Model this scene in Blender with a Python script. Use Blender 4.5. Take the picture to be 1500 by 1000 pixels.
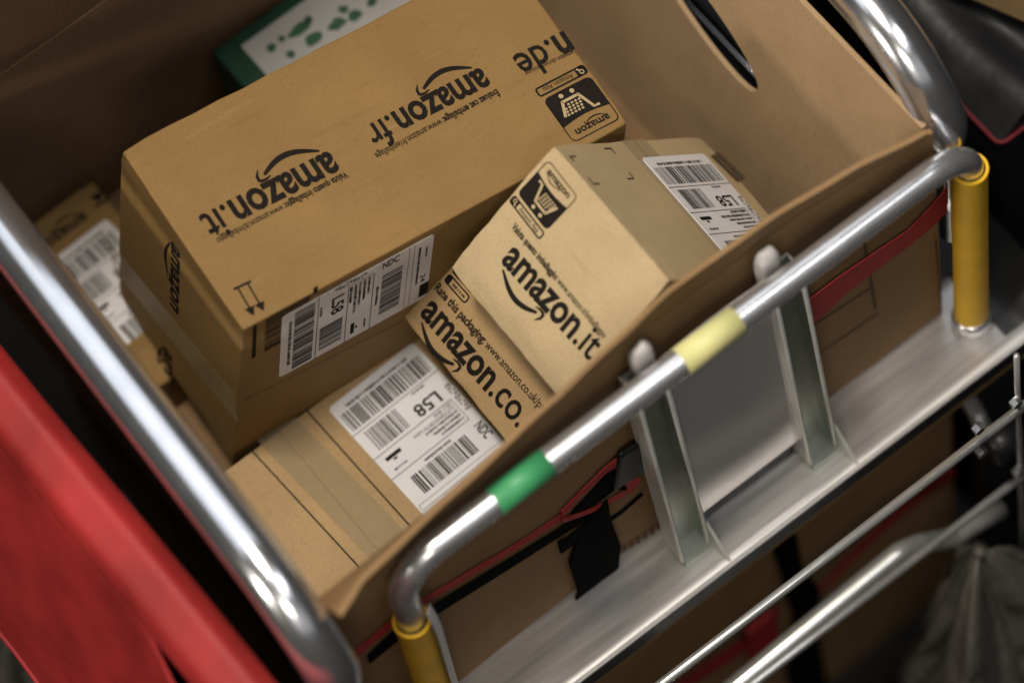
import bpy, bmesh, math, random
from mathutils import Vector, Matrix, noise

for o in list(bpy.data.objects): bpy.data.objects.remove(o)
scene = bpy.context.scene
C = scene.collection
random.seed(4)

# ------------------------------------------------------------------ camera
CAM = Vector((-0.839, -1.503, 4.112))
R_CW = Matrix(((0.7891498, -0.6057954, -0.1012648), (0.5852390, 0.6916171, 0.4232743), (-0.1863811, -0.3932909, 0.9003246)))
FPX = 6250.0                                   # focal length in pixels of the 1500 px wide photograph
cd = bpy.data.cameras.new('camera'); cam = bpy.data.objects.new('camera', cd); C.objects.link(cam)
cam.matrix_world = Matrix.Translation(CAM) @ R_CW.transposed().to_4x4()
cd.sensor_width = 36.0; cd.sensor_fit = 'HORIZONTAL'; cd.lens = FPX / 1500 * 36
cd.clip_start = 0.05; cd.clip_end = 60
cd.dof.use_dof = True
cd.dof.focus_distance = -(R_CW @ (Vector((-0.05, 0.25, 0.262)) - CAM)).z
cd.dof.aperture_fstop = 1.45
scene.camera = cam
def ray(px):
    return (R_CW.transposed() @ Vector((px[0] - 750, 500 - px[1], -FPX))).normalized()
def at(px, axis, val):                         # pixel -> point on the plane axis = val
    d = ray(px); return CAM + d * ((val - CAM[axis]) / d[axis])

# ------------------------------------------------------------------ world, lamps and added fills, exposure
w = bpy.data.worlds.new('World'); scene.world = w; w.use_nodes = True
w.node_tree.nodes['Background'].inputs[0].default_value = (0.9, 0.85, 0.8, 1)
w.node_tree.nodes['Background'].inputs[1].default_value = 0.004
def area(name, loc, tgt, sx, sy, power, col):
    l = bpy.data.lights.new(name, 'AREA'); l.shape = 'RECTANGLE'; l.size = sx; l.size_y = sy
    l.energy = power; l.color = col
    o = bpy.data.objects.new(name, l); C.objects.link(o); o.location = loc
    o.rotation_euler = (Vector(tgt) - Vector(loc)).to_track_quat('-Z', 'Y').to_euler()
    return o
WARM = (1.0, 0.92, 0.79)
area('ceiling_or_fill_lamp', (-0.5, 2.4, 4.8), (-.5, 2.2, 0), 7.2, 2.4, 58, (.88, .93, 1.0))  # broad panel added for the wide sheen on the chrome tubes
area('ceiling_or_fill_lamp', (-0.5, 0.34, 4.6), (-.1, .2, 0), 0.9, 0.45, 138, WARM)
area('ceiling_or_fill_lamp', (-3.0, -0.20, 1.85), (0, .15, .25), 0.4, 0.3, 32, WARM)  # low side fill, added to brighten the right wall and left-facing sides
area('ceiling_or_fill_lamp', (-1.7, -2.3, 3.6), (0, .1, .2), 1.0, 0.5, 25, WARM)  # front fill, added to brighten the sleeves and front faces
area('ceiling_or_fill_lamp', (-0.8, -4.2, 4.2), (-.3, 0, .2), 7.0, 2.0, 13, (.97, .97, 1.0))  # wide dim panel added so the lower handle has something bright to mirror
area('ceiling_or_fill_lamp', (0.9, -1.7, 4.8), (.8, -1.3, 0), 2.4, 0.9, 34, (.95, .96, 1.0))  # panel added for the highlight along the front rail
for xx, yy in ((-.95, -.55), (-.7, -.75), (-.72, -.38)):
    area('ceiling_or_fill_lamp', (xx, yy, 4.7), (0, .1, .3), 0.12, 0.12, 3, (1.0, .97, .92))
scene.view_settings.view_transform = 'Standard'; scene.view_settings.look = 'None'
scene.view_settings.exposure = 0.0; scene.view_settings.gamma = 1.0
scene.cycles.use_denoising = True
scene.cycles.max_bounces = 8; scene.cycles.diffuse_bounces = 1

# ------------------------------------------------------------------ materials
def nodes(name):
    m = bpy.data.materials.new(name); m.use_nodes = True
    nt = m.node_tree; return m, nt, nt.nodes['Principled BSDF']
def N(nt, t, **kw):
    n = nt.nodes.new(t)
    for k, v in kw.items(): setattr(n, k, v)
    return n
def ramp(nt, fac, stops):
    r = N(nt, 'ShaderNodeValToRGB'); e = r.color_ramp.elements
    e[0].position, e[0].color = stops[0][0], (*stops[0][1], 1)
    e[1].position, e[1].color = stops[-1][0], (*stops[-1][1], 1)
    for p, c in stops[1:-1]:
        x = e.new(p); x.color = (*c, 1)
    nt.links.new(fac, r.inputs[0]); return r.outputs[0]
def mul(c, k): return tuple(min(1, x * k) for x in c)
def kraft(name, col, flute=(1, 0, 0), flute_amt=0.15, rough=0.72):
    m, nt, b = nodes(name); L = nt.links.new
    tc = N(nt, 'ShaderNodeTexCoord')
    n1 = N(nt, 'ShaderNodeTexNoise'); n1.inputs['Scale'].default_value = 9; n1.inputs['Detail'].default_value = 6
    n2 = N(nt, 'ShaderNodeTexNoise'); n2.inputs['Scale'].default_value = 620; n2.inputs['Detail'].default_value = 3
    n3 = N(nt, 'ShaderNodeTexNoise'); n3.inputs['Scale'].default_value = 210; n3.inputs['Detail'].default_value = 2
    mp = N(nt, 'ShaderNodeMapping'); mp.inputs['Scale'].default_value = (1, .35, 1)
    L(tc.outputs['Object'], mp.inputs[0])
    for n in (n1, n3): L(tc.outputs['Object'], n.inputs['Vector'])
    L(mp.outputs[0], n2.inputs['Vector'])
    base = ramp(nt, n1.outputs[0], [(.3, mul(col, .88)), (.7, mul(col, 1.08))])
    sp = ramp(nt, n2.outputs[0], [(.30, (.72, .68, .62)), (.5, (1, 1, 1)), (.72, (1.0, 1.0, 1.0))])
    mx = N(nt, 'ShaderNodeMix', data_type='RGBA', blend_type='MULTIPLY'); mx.inputs[0].default_value = .5
    L(base, mx.inputs[6]); L(sp, mx.inputs[7])
    dk = ramp(nt, n3.outputs[0], [(.25, (.45, .40, .34)), (.31, (1, 1, 1))])
    mx2 = N(nt, 'ShaderNodeMix', data_type='RGBA', blend_type='MULTIPLY'); mx2.inputs[0].default_value = .28
    L(mx.outputs[2], mx2.inputs[6]); L(dk, mx2.inputs[7]); mps = N(nt, 'ShaderNodeMapping'); mps.inputs['Scale'].default_value = (3, 22, 9); mps.inputs['Rotation'].default_value = (.3, .2, .5)
    n4 = N(nt, 'ShaderNodeTexNoise'); n4.inputs['Scale'].default_value = 3.2; n4.inputs['Detail'].default_value = 8; n4.inputs['Roughness'].default_value = .65
    L(tc.outputs['Object'], mps.inputs[0]); L(mps.outputs[0], n4.inputs['Vector'])
    sc_ = ramp(nt, n4.outputs[0], [(.28, (.80, .78, .75)), (.42, (1, 1, 1)), (.60, (1, 1, 1)), (.72, (1.0, 1.0, 1.0))])
    mx3 = N(nt, 'ShaderNodeMix', data_type='RGBA', blend_type='MULTIPLY'); mx3.inputs[0].default_value = .6
    L(mx2.outputs[2], mx3.inputs[6]); L(sc_, mx3.inputs[7])
    lt = ramp(nt, n4.outputs[0], [(.62, (0, 0, 0)), (.76, (.10, .10, .10))])
    mx4 = N(nt, 'ShaderNodeMix', data_type='RGBA', blend_type='MIX'); L(lt, mx4.inputs[0]); L(mx3.outputs[2], mx4.inputs[6]); mx4.inputs[7].default_value = (.75, .62, .45, 1)
    L(mx4.outputs[2], b.inputs['Base Color'])
    b.inputs['Roughness'].default_value = rough; b.inputs['Specular IOR Level'].default_value = .28
    wv = N(nt, 'ShaderNodeTexWave'); wv.inputs['Scale'].default_value = 45; wv.inputs['Distortion'].default_value = .6
    wm = N(nt, 'ShaderNodeMapping')
    ax = [abs(x) for x in flute].index(1)
    if ax == 1: wm.inputs['Rotation'].default_value = (0, 0, math.pi / 2)
    if ax == 2: wm.inputs['Rotation'].default_value = (0, math.pi / 2, 0)
    L(tc.outputs['Object'], wm.inputs[0]); L(wm.outputs[0], wv.inputs[0])
    ad = N(nt, 'ShaderNodeMath', operation='ADD'); sc = N(nt, 'ShaderNodeMath', operation='MULTIPLY'); sc.inputs[1].default_value = flute_amt
    L(wv.outputs[1], sc.inputs[0]); L(sc.outputs[0], ad.inputs[0])
    s2 = N(nt, 'ShaderNodeMath', operation='MULTIPLY'); s2.inputs[1].default_value = .5
    L(n1.outputs[0], s2.inputs[0]); L(s2.outputs[0], ad.inputs[1])
    bp = N(nt, 'ShaderNodeBump'); bp.inputs['Strength'].default_value = .4; bp.inputs['Distance'].default_value = .0016
    L(ad.outputs[0], bp.inputs['Height']); L(bp.outputs[0], b.inputs['Normal'])
    return m
def plain(name, col, rough=.5, metal=0, spec=.5, var=.12, scale=25, bump=0, bscale=60):
    m, nt, b = nodes(name); L = nt.links.new
    tc = N(nt, 'ShaderNodeTexCoord'); n1 = N(nt, 'ShaderNodeTexNoise'); n1.inputs['Scale'].default_value = scale; n1.inputs['Detail'].default_value = 5
    L(tc.outputs['Object'], n1.inputs['Vector'])
    L(ramp(nt, n1.outputs[0], [(.3, mul(col, 1 - var)), (.7, mul(col, 1 + var))]), b.inputs['Base Color'])
    rr = N(nt, 'ShaderNodeMapRange'); rr.inputs[3].default_value = max(.02, rough * .8); rr.inputs[4].default_value = min(1, rough * 1.25)
    L(n1.outputs[0], rr.inputs[0]); L(rr.outputs[0], b.inputs['Roughness'])
    b.inputs['Metallic'].default_value = metal; b.inputs['Specular IOR Level'].default_value = spec
    if bump:
        n2 = N(nt, 'ShaderNodeTexNoise'); n2.inputs['Scale'].default_value = bscale; n2.inputs['Detail'].default_value = 4
        L(tc.outputs['Object'], n2.inputs['Vector'])
        bp = N(nt, 'ShaderNodeBump'); bp.inputs['Strength'].default_value = bump; bp.inputs['Distance'].default_value = .004
        L(n2.outputs[0], bp.inputs['Height']); L(bp.outputs[0], b.inputs['Normal'])
    return m
def brushed(name, col, rough, stretch):
    m, nt, b = nodes(name); L = nt.links.new
    tc = N(nt, 'ShaderNodeTexCoord'); mp = N(nt, 'ShaderNodeMapping'); mp.inputs['Scale'].default_value = stretch
    n1 = N(nt, 'ShaderNodeTexNoise'); n1.inputs['Scale'].default_value = 14; n1.inputs['Detail'].default_value = 6
    L(tc.outputs['Object'], mp.inputs[0]); L(mp.outputs[0], n1.inputs['Vector'])
    L(ramp(nt, n1.outputs[0], [(.3, mul(col, .8)), (.7, mul(col, 1.1))]), b.inputs['Base Color'])
    rr = N(nt, 'ShaderNodeMapRange'); rr.inputs[3].default_value = rough * .7; rr.inputs[4].default_value = rough * 1.35
    L(n1.outputs[0], rr.inputs[0]); L(rr.outputs[0], b.inputs['Roughness']); b.inputs['Metallic'].default_value = .6
    bp = N(nt, 'ShaderNodeBump'); bp.inputs['Strength'].default_value = .12; bp.inputs['Distance'].default_value = .001
    L(n1.outputs[0], bp.inputs['Height']); L(bp.outputs[0], b.inputs['Normal'])
    return m
M = {}
M['kraft_gold'] = kraft('kraft_gold', (.268, .158, .054), (1, 0, 0), .04)
M['kraft_light'] = kraft('kraft_light', (.47, .35, .195), (1, 0, 0), .06)
M['kraft_mid'] = kraft('kraft_mid', (.46, .30, .145), (0, 1, 0), .08)
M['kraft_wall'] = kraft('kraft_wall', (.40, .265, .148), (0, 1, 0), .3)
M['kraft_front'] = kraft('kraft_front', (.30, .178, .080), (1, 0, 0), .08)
M['kraft_shaded'] = kraft('shade_toned_kraft', (.17, .10, .052), (1, 0, 0), .12)  # kraft darkened: shade of the carton's back put into the colour
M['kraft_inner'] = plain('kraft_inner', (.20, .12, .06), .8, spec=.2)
M['ink'] = plain('black_ink', (.016, .013, .011), .85, spec=.08, var=.3, scale=300)
M['ink_faint'] = plain('faded_ink', (.12, .07, .035), .6, spec=.2)
M['label'] = plain('label_paper', (.72, .69, .69), .45, spec=.4, var=.03, scale=40, bump=.25, bscale=16)
M['green_card'] = plain('green_card', (.006, .045, .022), .5)
M['pale_print'] = plain('pale_print', (.46, .44, .41), .5, var=.05)
M['dark_green'] = plain('dark_green_print', (.03, .09, .05), .5, var=.4)
M['chrome'] = plain('satin_chrome', (.84, .85, .89), .2, metal=.94, var=.05, scale=30)
M['rail'] = plain('rail_steel', (.86, .86, .88), .26, metal=.85, var=.06, scale=40)
M['rod'] = plain('rod_steel', (.78, .77, .74), .24, metal=.75, var=.08, scale=30)
M['alu'] = brushed('brushed_tray', (.84, .81, .78), .40, (.6, 9, 9))
M['post'] = plain('galvanised_post', (.40, .42, .38), .36, metal=.85, var=.1, scale=30)
M['pale_metal'] = plain('pale_metal', (.78, .77, .72), .4, metal=.3, var=.08)  # paler copy of the post metal, carries its lit edges
M['dark_metal'] = plain('dark_metal', (.05, .05, .05), .35, metal=.6)
M['yellow'] = plain('yellow_sleeve', (.92, .52, .025), .5, spec=.35, var=.12, scale=22)
M['tape_yellow'] = plain('yellow_tape', (.72, .68, .30), .5, var=.08)
M['tape_green'] = plain('green_tape', (.06, .34, .14), .4, var=.06)
M['white_plastic'] = plain('white_plastic', (.72, .70, .68), .4, var=.04)
M['cap_plastic'] = plain('milky_plastic', (.80, .76, .74), .35, var=.1, scale=60)
M['cap_plastic'].node_tree.nodes['Principled BSDF'].inputs['Transmission Weight'].default_value = .35
M['placard'] = plain('grey_placard', (.80, .76, .74), .14, metal=.55, var=.06, scale=8)
M['red_web'] = plain('red_webbing', (.42, .025, .022), .6, var=.15, scale=120, bump=.5, bscale=500)
M['black_web'] = plain('black_webbing', (.004, .004, .004), .85, spec=.06, bump=.4, bscale=400)
M['black_plastic'] = plain('black_plastic', (.008, .008, .009), .4, spec=.3)
M['black_gloss'] = plain('black_gloss', (.004, .004, .005), .3, spec=.15)
M['red_vinyl'] = plain('red_vinyl', (.30, .015, .015), .58, var=.3, scale=9, bump=.35, bscale=18)
M['black_pad'] = plain('black_leatherette', (.013, .013, .014), .42, spec=.4, bump=.4, bscale=30)
M['dark_red'] = plain('dark_red_piping', (.16, .006, .01), .6)
M['grey_cloth'] = plain('grey_sackcloth', (.11, .10, .085), .4, var=.3, scale=14, bump=.7, bscale=45)
M['concrete'] = plain('dark_floor', (.006, .0056, .0052), .9, spec=.1, var=.25, scale=5)
m, nt, b = nodes('clear_tape'); b.inputs['Base Color'].default_value = (.55, .42, .25, 1); b.inputs['Alpha'].default_value = .22
b.inputs['Roughness'].default_value = .12
tn = N(nt, 'ShaderNodeTexNoise'); tn.inputs['Scale'].default_value = 28; tb = N(nt, 'ShaderNodeBump'); tb.inputs['Strength'].default_value = .8; tb.inputs['Distance'].default_value = .004
nt.links.new(tn.outputs[0], tb.inputs['Height']); nt.links.new(tb.outputs[0], b.inputs['Normal']); M['clear_tape'] = m

# ------------------------------------------------------------------ helpers
def tag(o, label, cat, group=None):
    o['label'] = label; o['category'] = cat
    if group: o['group'] = group
    return o
def thing(name, label, cat, mat=None, group=None):
    o = bpy.data.objects.new(name, None); C.objects.link(o); o.empty_display_size = .05
    if mat is not None: o.matrix_world = mat
    return tag(o, label, cat, group)
def link(name, bm, mat, parent=None, smooth=False, label=None):
    me = bpy.data.meshes.new(name); bmesh.ops.recalc_face_normals(bm, faces=bm.faces[:]); bm.to_mesh(me); bm.free()
    me.materials.append(M[mat] if isinstance(mat, str) else mat)
    if smooth:
        for p in me.polygons: p.use_smooth = True
    o = bpy.data.objects.new(name, me); C.objects.link(o)
    if parent: o.parent = parent
    if label: o['label'] = label
    return o
def add_box(bm, lo, hi, bev=0, seg=2):
    r = bmesh.ops.create_cube(bm, size=1); vs = r['verts']
    for v in vs: v.co = Vector([lo[i] + (v.co[i] + .5) * (hi[i] - lo[i]) for i in range(3)])
    if bev: bmesh.ops.bevel(bm, geom=list({e for v in vs for e in v.link_edges}), offset=bev, segments=seg, profile=.5, affect='EDGES')
    return vs
def box(name, lo, hi, mat, parent=None, bev=.0015, seg=2, label=None):
    bm = bmesh.new(); add_box(bm, lo, hi, bev, seg); return link(name, bm, mat, parent, label=label)
def fillet(pts, r, n=8):
    pts = [Vector(p) for p in pts]; out = [pts[0]]
    for i in range(1, len(pts) - 1):
        a, b_, c = pts[i - 1], pts[i], pts[i + 1]
        u, v = (a - b_).normalized(), (c - b_).normalized()
        ang = u.angle(v); d = r / math.tan(ang / 2)
        d = min(d, (a - b_).length * .49, (c - b_).length * .49); rr = d * math.tan(ang / 2)
        cen = b_ + (u + v).normalized() * (rr / math.sin(ang / 2)); p0, p1 = b_ + u * d, b_ + v * d
        e0, e1 = (p0 - cen), (p1 - cen); tot = e0.angle(e1); ax = e0.cross(e1).normalized()
        for k in range(n + 1): out.append(cen + Matrix.Rotation(tot * k / n, 3, ax) @ e0)
    out.append(pts[-1]); return out
def add_tube(bm, pts, rad, seg=20, cap=True):
    pts = [Vector(p) for p in pts]; n = len(pts); rings = []
    t = (pts[1] - pts[0]).normalized(); nrm = t.orthogonal().normalized()
    for i in range(n):
        t2 = (pts[min(i + 1, n - 1)] - pts[max(i - 1, 0)]).normalized()
        q = t.rotation_difference(t2); nrm = q @ nrm; t = t2; bi = t.cross(nrm)
        rd = rad[i] if isinstance(rad, (list, tuple)) else rad
        rings.append([bm.verts.new(pts[i] + (nrm * math.cos(2 * math.pi * k / seg) + bi * math.sin(2 * math.pi * k / seg)) * rd) for k in range(seg)])
    for i in range(n - 1):
        for k in range(seg):
            bm.faces.new((rings[i][k], rings[i][(k + 1) % seg], rings[i + 1][(k + 1) % seg], rings[i + 1][k]))
    if cap: bm.faces.new(rings[0][::-1]); bm.faces.new(rings[-1])
def tube(name, pts, rad, mat, parent=None, seg=20, label=None):
    bm = bmesh.new(); add_tube(bm, pts, rad, seg); o = link(name, bm, mat, parent, True, label)
    return o
def grid(name, fn, nu, nv, mat, parent=None, thick=None, smooth=True, label=None):
    """sheet fn(s,t) with s,t in 0..1; thick: offset vector or float along normal -> closed shell"""
    bm = bmesh.new()
    P = [[Vector(fn(i / nu, j / nv)) for j in range(nv + 1)] for i in range(nu + 1)]
    V = [[bm.verts.new(P[i][j]) for j in range(nv + 1)] for i in range(nu + 1)]
    F = []
    for i in range(nu):
        for j in range(nv): F.append(bm.faces.new((V[i][j], V[i + 1][j], V[i + 1][j + 1], V[i][j + 1])))
    if thick is not None:
        if isinstance(thick, float):
            bm.normal_update(); off = [[V[i][j].normal * thick for j in range(nv + 1)] for i in range(nu + 1)]
        else: off = [[Vector(thick)] * (nv + 1) for i in range(nu + 1)]
        W = [[bm.verts.new(P[i][j] + off[i][j]) for j in range(nv + 1)] for i in range(nu + 1)]
        for i in range(nu):
            for j in range(nv): bm.faces.new((W[i][j], W[i][j + 1], W[i + 1][j + 1], W[i + 1][j]))
        for i in range(nu):
            bm.faces.new((V[i][0], W[i][0], W[i + 1][0], V[i + 1][0])); bm.faces.new((V[i][nv], V[i + 1][nv], W[i + 1][nv], W[i][nv]))
        for j in range(nv):
            bm.faces.new((V[0][j], V[0][j + 1], W[0][j + 1], W[0][j])); bm.faces.new((V[nu][j], W[nu][j], W[nu][j + 1], V[nu][j + 1]))
    o = link(name, bm, mat, parent, smooth, label)
    if smooth:
        md = o.modifiers.new('es', 'EDGE_SPLIT'); md.split_angle = math.radians(50)
    return o
def ribbon(name, pts, updir, width, thick, mat, parent=None, label=None):
    pts = [Vector(p) for p in pts]; n = len(pts)
    def fn(s, t):
        f = s * (n - 1); i = min(int(f), n - 2); f -= i
        p = pts[i].lerp(pts[i + 1], f)
        wd = width[i] + (width[i + 1] - width[i]) * f if isinstance(width, (list, tuple)) else width
        u = updir[i].lerp(updir[i + 1], f) if isinstance(updir, list) else Vector(updir)
        return p + u * wd * (t - .5)
    return grid(name, fn, (n - 1) * 3, 2, mat, parent, thick, label=label)

# ---------------- print: flat ink shapes on a face
_tc = {}
def text_polys(s, bold):
    k = (s, bold)
    if k not in _tc:
        cu = bpy.data.curves.new('t', 'FONT'); cu.body = s; cu.size = 1; cu.resolution_u = 3; cu.offset = bold
        ob = bpy.data.objects.new('t', cu); C.objects.link(ob)
        bpy.context.view_layer.update()
        me = bpy.data.meshes.new_from_object(ob.evaluated_get(bpy.context.evaluated_depsgraph_get()))
        vs = [(v.co.x, v.co.y) for v in me.vertices]; fs = [tuple(p.vertices) for p in me.polygons]
        bpy.data.objects.remove(ob); bpy.data.curves.remove(cu); bpy.data.meshes.remove(me)
        x0 = min(v[0] for v in vs); x1 = max(v[0] for v in vs)
        _tc[k] = ([(v[0] - x0, v[1]) for v in vs], fs, x1 - x0)
    return _tc[k]
class Ink:
    """collects 2-D shapes, then lays them on a face: origin o, directions u, v (local 3-D)"""
    def __init__(s): s.v = []; s.f = []
    def poly(s, pts):
        b0 = len(s.v); s.v += [tuple(p) for p in pts]; s.f.append(tuple(range(b0, b0 + len(pts))))
    def rect(s, x0, y0, x1, y1): s.poly([(x0, y0), (x1, y0), (x1, y1), (x0, y1)])
    def text(s, st, x, y, wd, ht=None, bold=0.0, d=(1, 0), up=(0, 1)):
        """st from (x,y) over length wd along d; ht = size of the em along up"""
        vs, fs, w0 = text_polys(st, bold); k = wd / w0; h = ht if ht else k
        b0 = len(s.v)
        s.v += [(x + d[0] * a * k + up[0] * c * h, y + d[1] * a * k + up[1] * c * h) for a, c in vs]
        s.f += [tuple(i + b0 for i in f) for f in fs]
    def arc(s, pts, wds):
        n = len(pts)
        L, Rr = [], []
        for i in range(n):
            a, c = Vector(pts[max(i - 1, 0)]), Vector(pts[min(i + 1, n - 1)]); t = (c - a).normalized(); q = Vector((-t.y, t.x)) * wds[i] / 2
            p = Vector(pts[i]); L.append(p + q); Rr.append(p - q)
        for i in range(n - 1): s.poly([L[i], L[i + 1], Rr[i + 1], Rr[i]])
    def disc(s, x, y, r, n=12, ry=None): s.poly([(x + r * math.cos(2 * math.pi * k / n), y + (ry or r) * math.sin(2 * math.pi * k / n)) for k in range(n)])
    def rrect(s, x0, y0, x1, y1, r, n=4): s.poly(rr_pts(x0, y0, x1, y1, r, n))
    def rframe(s, x0, y0, x1, y1, r, t, n=4):
        a, b_ = rr_pts(x0, y0, x1, y1, r, n), rr_pts(x0 + t, y0 + t, x1 - t, y1 - t, max(r - t, .0001), n)
        for i in range(len(a)): s.poly([a[i], a[(i + 1) % len(a)], b_[(i + 1) % len(a)], b_[i]])
    def barcode(s, x0, y0, x1, y1, n, along='x', seed=1):
        rng = random.Random(seed); ws = [rng.choice((1, 1, 1, 2, 2, 3)) for _ in range(2 * n - 1)]; tot = sum(ws); p = 0
        for i, q in enumerate(ws):
            if i % 2 == 0:
                a, b_ = p / tot, (p + q) / tot
                if along == 'x': s.rect(x0 + (x1 - x0) * a, y0, x0 + (x1 - x0) * b_, y1)
                else: s.rect(x0, y0 + (y1 - y0) * a, x1, y0 + (y1 - y0) * b_)
            p += q
    def smalltext(s, x0, y0, x1, y1, seed=1):
        """a line of print too small to read: broken dashes"""
        rng = random.Random(seed); x = 0.; d = abs(y1 - y0); L = x1 - x0; st = 1 if L > 0 else -1; L = abs(L)
        while x < L:
            q = d * rng.uniform(.35, .75); s.rect(x0 + st * x, y0, x0 + st * min(L, x + q), y0 + (y1 - y0) * rng.uniform(.7, 1)); x += q + d * rng.choice((.18, .18, .2, .55))
    def lay(s, name, parent, o, u, v, lift, mat='ink', label=None):
        me = bpy.data.meshes.new(name); n = Vector(u).cross(Vector(v)).normalized()
        me.from_pydata([Vector(o) + Vector(u) * a + Vector(v) * c + n * lift for a, c in s.v], [], s.f); me.update()
        me.materials.append(M[mat]); ob = bpy.data.objects.new(name, me); C.objects.link(ob); ob.parent = parent
        if label: ob['label'] = label
        return ob
def rr_pts(x0, y0, x1, y1, r, n=4):
    out = []
    for cx, cy, a0 in ((x1 - r, y0 + r, -90), (x1 - r, y1 - r, 0), (x0 + r, y1 - r, 90), (x0 + r, y0 + r, 180)):
        for k in range(n + 1):
            a = math.radians(a0 + 90 * k / n); out.append((cx + r * math.cos(a), cy + r * math.sin(a)))
    return out
class Face:
    """a plane of a parcel: local point p, local outward normal n"""
    def __init__(s, root, p, n): s.root = root; s.p = Vector(p); s.n = Vector(n).normalized(); s.mi = root.matrix_world.inverted()
    def loc(s, px):
        o = s.mi @ CAM; d = (s.mi.to_3x3() @ ray(px)); t = (s.p - o).dot(s.n) / d.dot(s.n); return o + d * t
    def frame(s, a, b_):
        """origin at pixel a, u towards pixel b_, v = n x u ; returns o,u,v,length"""
        A, B = s.loc(a), s.loc(b_); u = (B - A); L = u.length; u.normalize(); return A, u, s.n.cross(u), L
def smile(ink, W, h, k=1.0):
    # under the first four letters, arrow at the z; W word width, h x-height
    pts, wd = [], []
    for i in range(15):
        t = i / 14; x = W * (.07 + .52 * t); y = -h * (.20 + .62 * math.sin(math.pi * (.06 + .80 * t)) ** 1.1 - .10)
        pts.append((x, y)); wd.append(h * .23 * (math.sin(math.pi * min(1, t * .82 + .06)) ** .8) + h * .03)
    ink.arc(pts, wd)
    tip = (W * .655, -h * .16)
    ink.arc([(W * .545, -h * .20), (W * .60, -h * .13), tip], [h * .05, h * .12, h * .15])
    ink.arc([tip, (W * .652, -h * .42), (W * .615, -h * .68)], [h * .15, h * .13, h * .03])
def logo(face, name, a, b_, suffix, tall=1.0, lift=.0005, mat='ink', full=True, scale=None):
    o, u, v, L = face.frame(a, b_); ink = Ink()
    _, _, w1 = text_polys('amazon', .028); w2 = text_polys(suffix, .012)[2] if suffix else 0
    gap = .09 if suffix else 0
    k = L / (w1 + gap + w2)
    ink.text('amazon', 0, 0, w1 * k, k * tall, .028)
    if suffix: ink.text(suffix, (w1 + gap) * k, 0, w2 * k, k * tall, .012)
    smile(ink, w1 * k, .5 * k * tall)
    return ink.lay(name, face.root, o, u, v, lift, mat)
def line_text(face, name, a, b_, parts, tall=1.0, lift=.0005, mat='ink'):
    """parts: list of (string, bold)"""
    o, u, v, L = face.frame(a, b_); ws = [text_polys(s, bd)[2] for s, bd in parts]; gap = .25
    k = L / (sum(ws) + gap * (len(ws) - 1)); x = 0; ink = Ink()
    for (s, bd), q in zip(parts, ws): ink.text(s, x, 0, q * k, k * tall, bd); x += (q + gap) * k
    return ink.lay(name, face.root, o, u, v, lift, mat)
def badge(face, a, b_, lift=.0005):
    o, u, v, L = face.frame(a, b_); H = 1.0; t = .02 * L
    I = Ink(); I.rframe(0, 0, L, L * H, .11 * L, t)
    n = 10; top = [(t * .5 + (L - t) * i / n, L * (.66 - .06 * math.sin(math.pi * i / n))) for i in range(n + 1)]
    lowl = [(L * .11 * (1 - math.sin(q)) + t * .5, L * .11 * (1 - math.cos(q)) + t * .5) for q in [math.pi / 2 * i / 4 for i in range(5)]]
    lowr = [(L - x, y) for x, y in lowl[::-1]]
    I.poly(lowl[::-1][0:0] + lowl[::1][0:0] + [(x, y) for x, y in reversed(lowl)] + lowl[0:0] + [(x, y) for x, y in lowr[::-1]][0:0] + [(L - x, y) for x, y in lowl] + top[::-1])
    I.text('amazon', L * .15, L * .79, L * .70, L * .215, .024)
    J = Ink(); smile(J, L * .70, L * .105)
    b0 = len(I.v); I.v += [(x + L * .15, y + L * .79) for x, y in J.v]; I.f += [tuple(i + b0 for i in f) for f in J.f]
    # search bar below
    y0, y1 = -L * .26, -L * .06
    I.rframe(-.02 * L, y0, L * 1.02, y1, .06 * L, .035 * L); I.rrect(-.015 * L, y0 + .005 * L, L * .19, y1 - .005 * L, .05 * L)
    I.text('Amazon App', L * .26, y0 + .06 * L, L * .62, L * .135, .004)
    ob = I.lay('badge_print', face.root, o, u, v, lift)
    W = Ink()                                       # the trolley drawing and lens left unprinted: kraft showing
    W.arc([(.16 * L, .56 * L), (.27 * L, .56 * L), (.40 * L, .20 * L), (.40 * L, .20 * L)], [.055 * L] * 4)
    W.arc([(.39 * L, .215 * L), (.74 * L, .215 * L)], [.055 * L] * 2); W.arc([(.72 * L, .20 * L), (.84 * L, .50 * L)], [.055 * L] * 2)
    for r in range(4):
        for c in range(5):
            if c < 5 - (r == 0): W.rrect((.40 + .075 * c - .012 * (3 - r) + .02) * L + .02 * L, (.28 + .062 * r) * L, (.40 + .075 * c - .012 * (3 - r) + .068) * L + .02 * L, (.28 + .062 * r + .042) * L, .012 * L, 2)
    W.disc(.45 * L, .10 * L, .045 * L); W.disc(.68 * L, .10 * L, .045 * L)
    W.lay('basket_drawing', face.root, o, u, v, lift + .0004, 'kraft_light')
    W = Ink(); W.disc(.085 * L, -.135 * L, .048 * L); W.arc([(.11 * L, -.17 * L), (.15 * L, -.225 * L)], [.03 * L] * 2); W.lay('lens_drawing', face.root, o, u, v, lift + .0004, 'kraft_light')
    W = Ink(); W.disc(.085 * L, -.135 * L, .028 * L); W.lay('lens_core', face.root, o, u, v, lift + .0007)
    return ob

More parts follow.
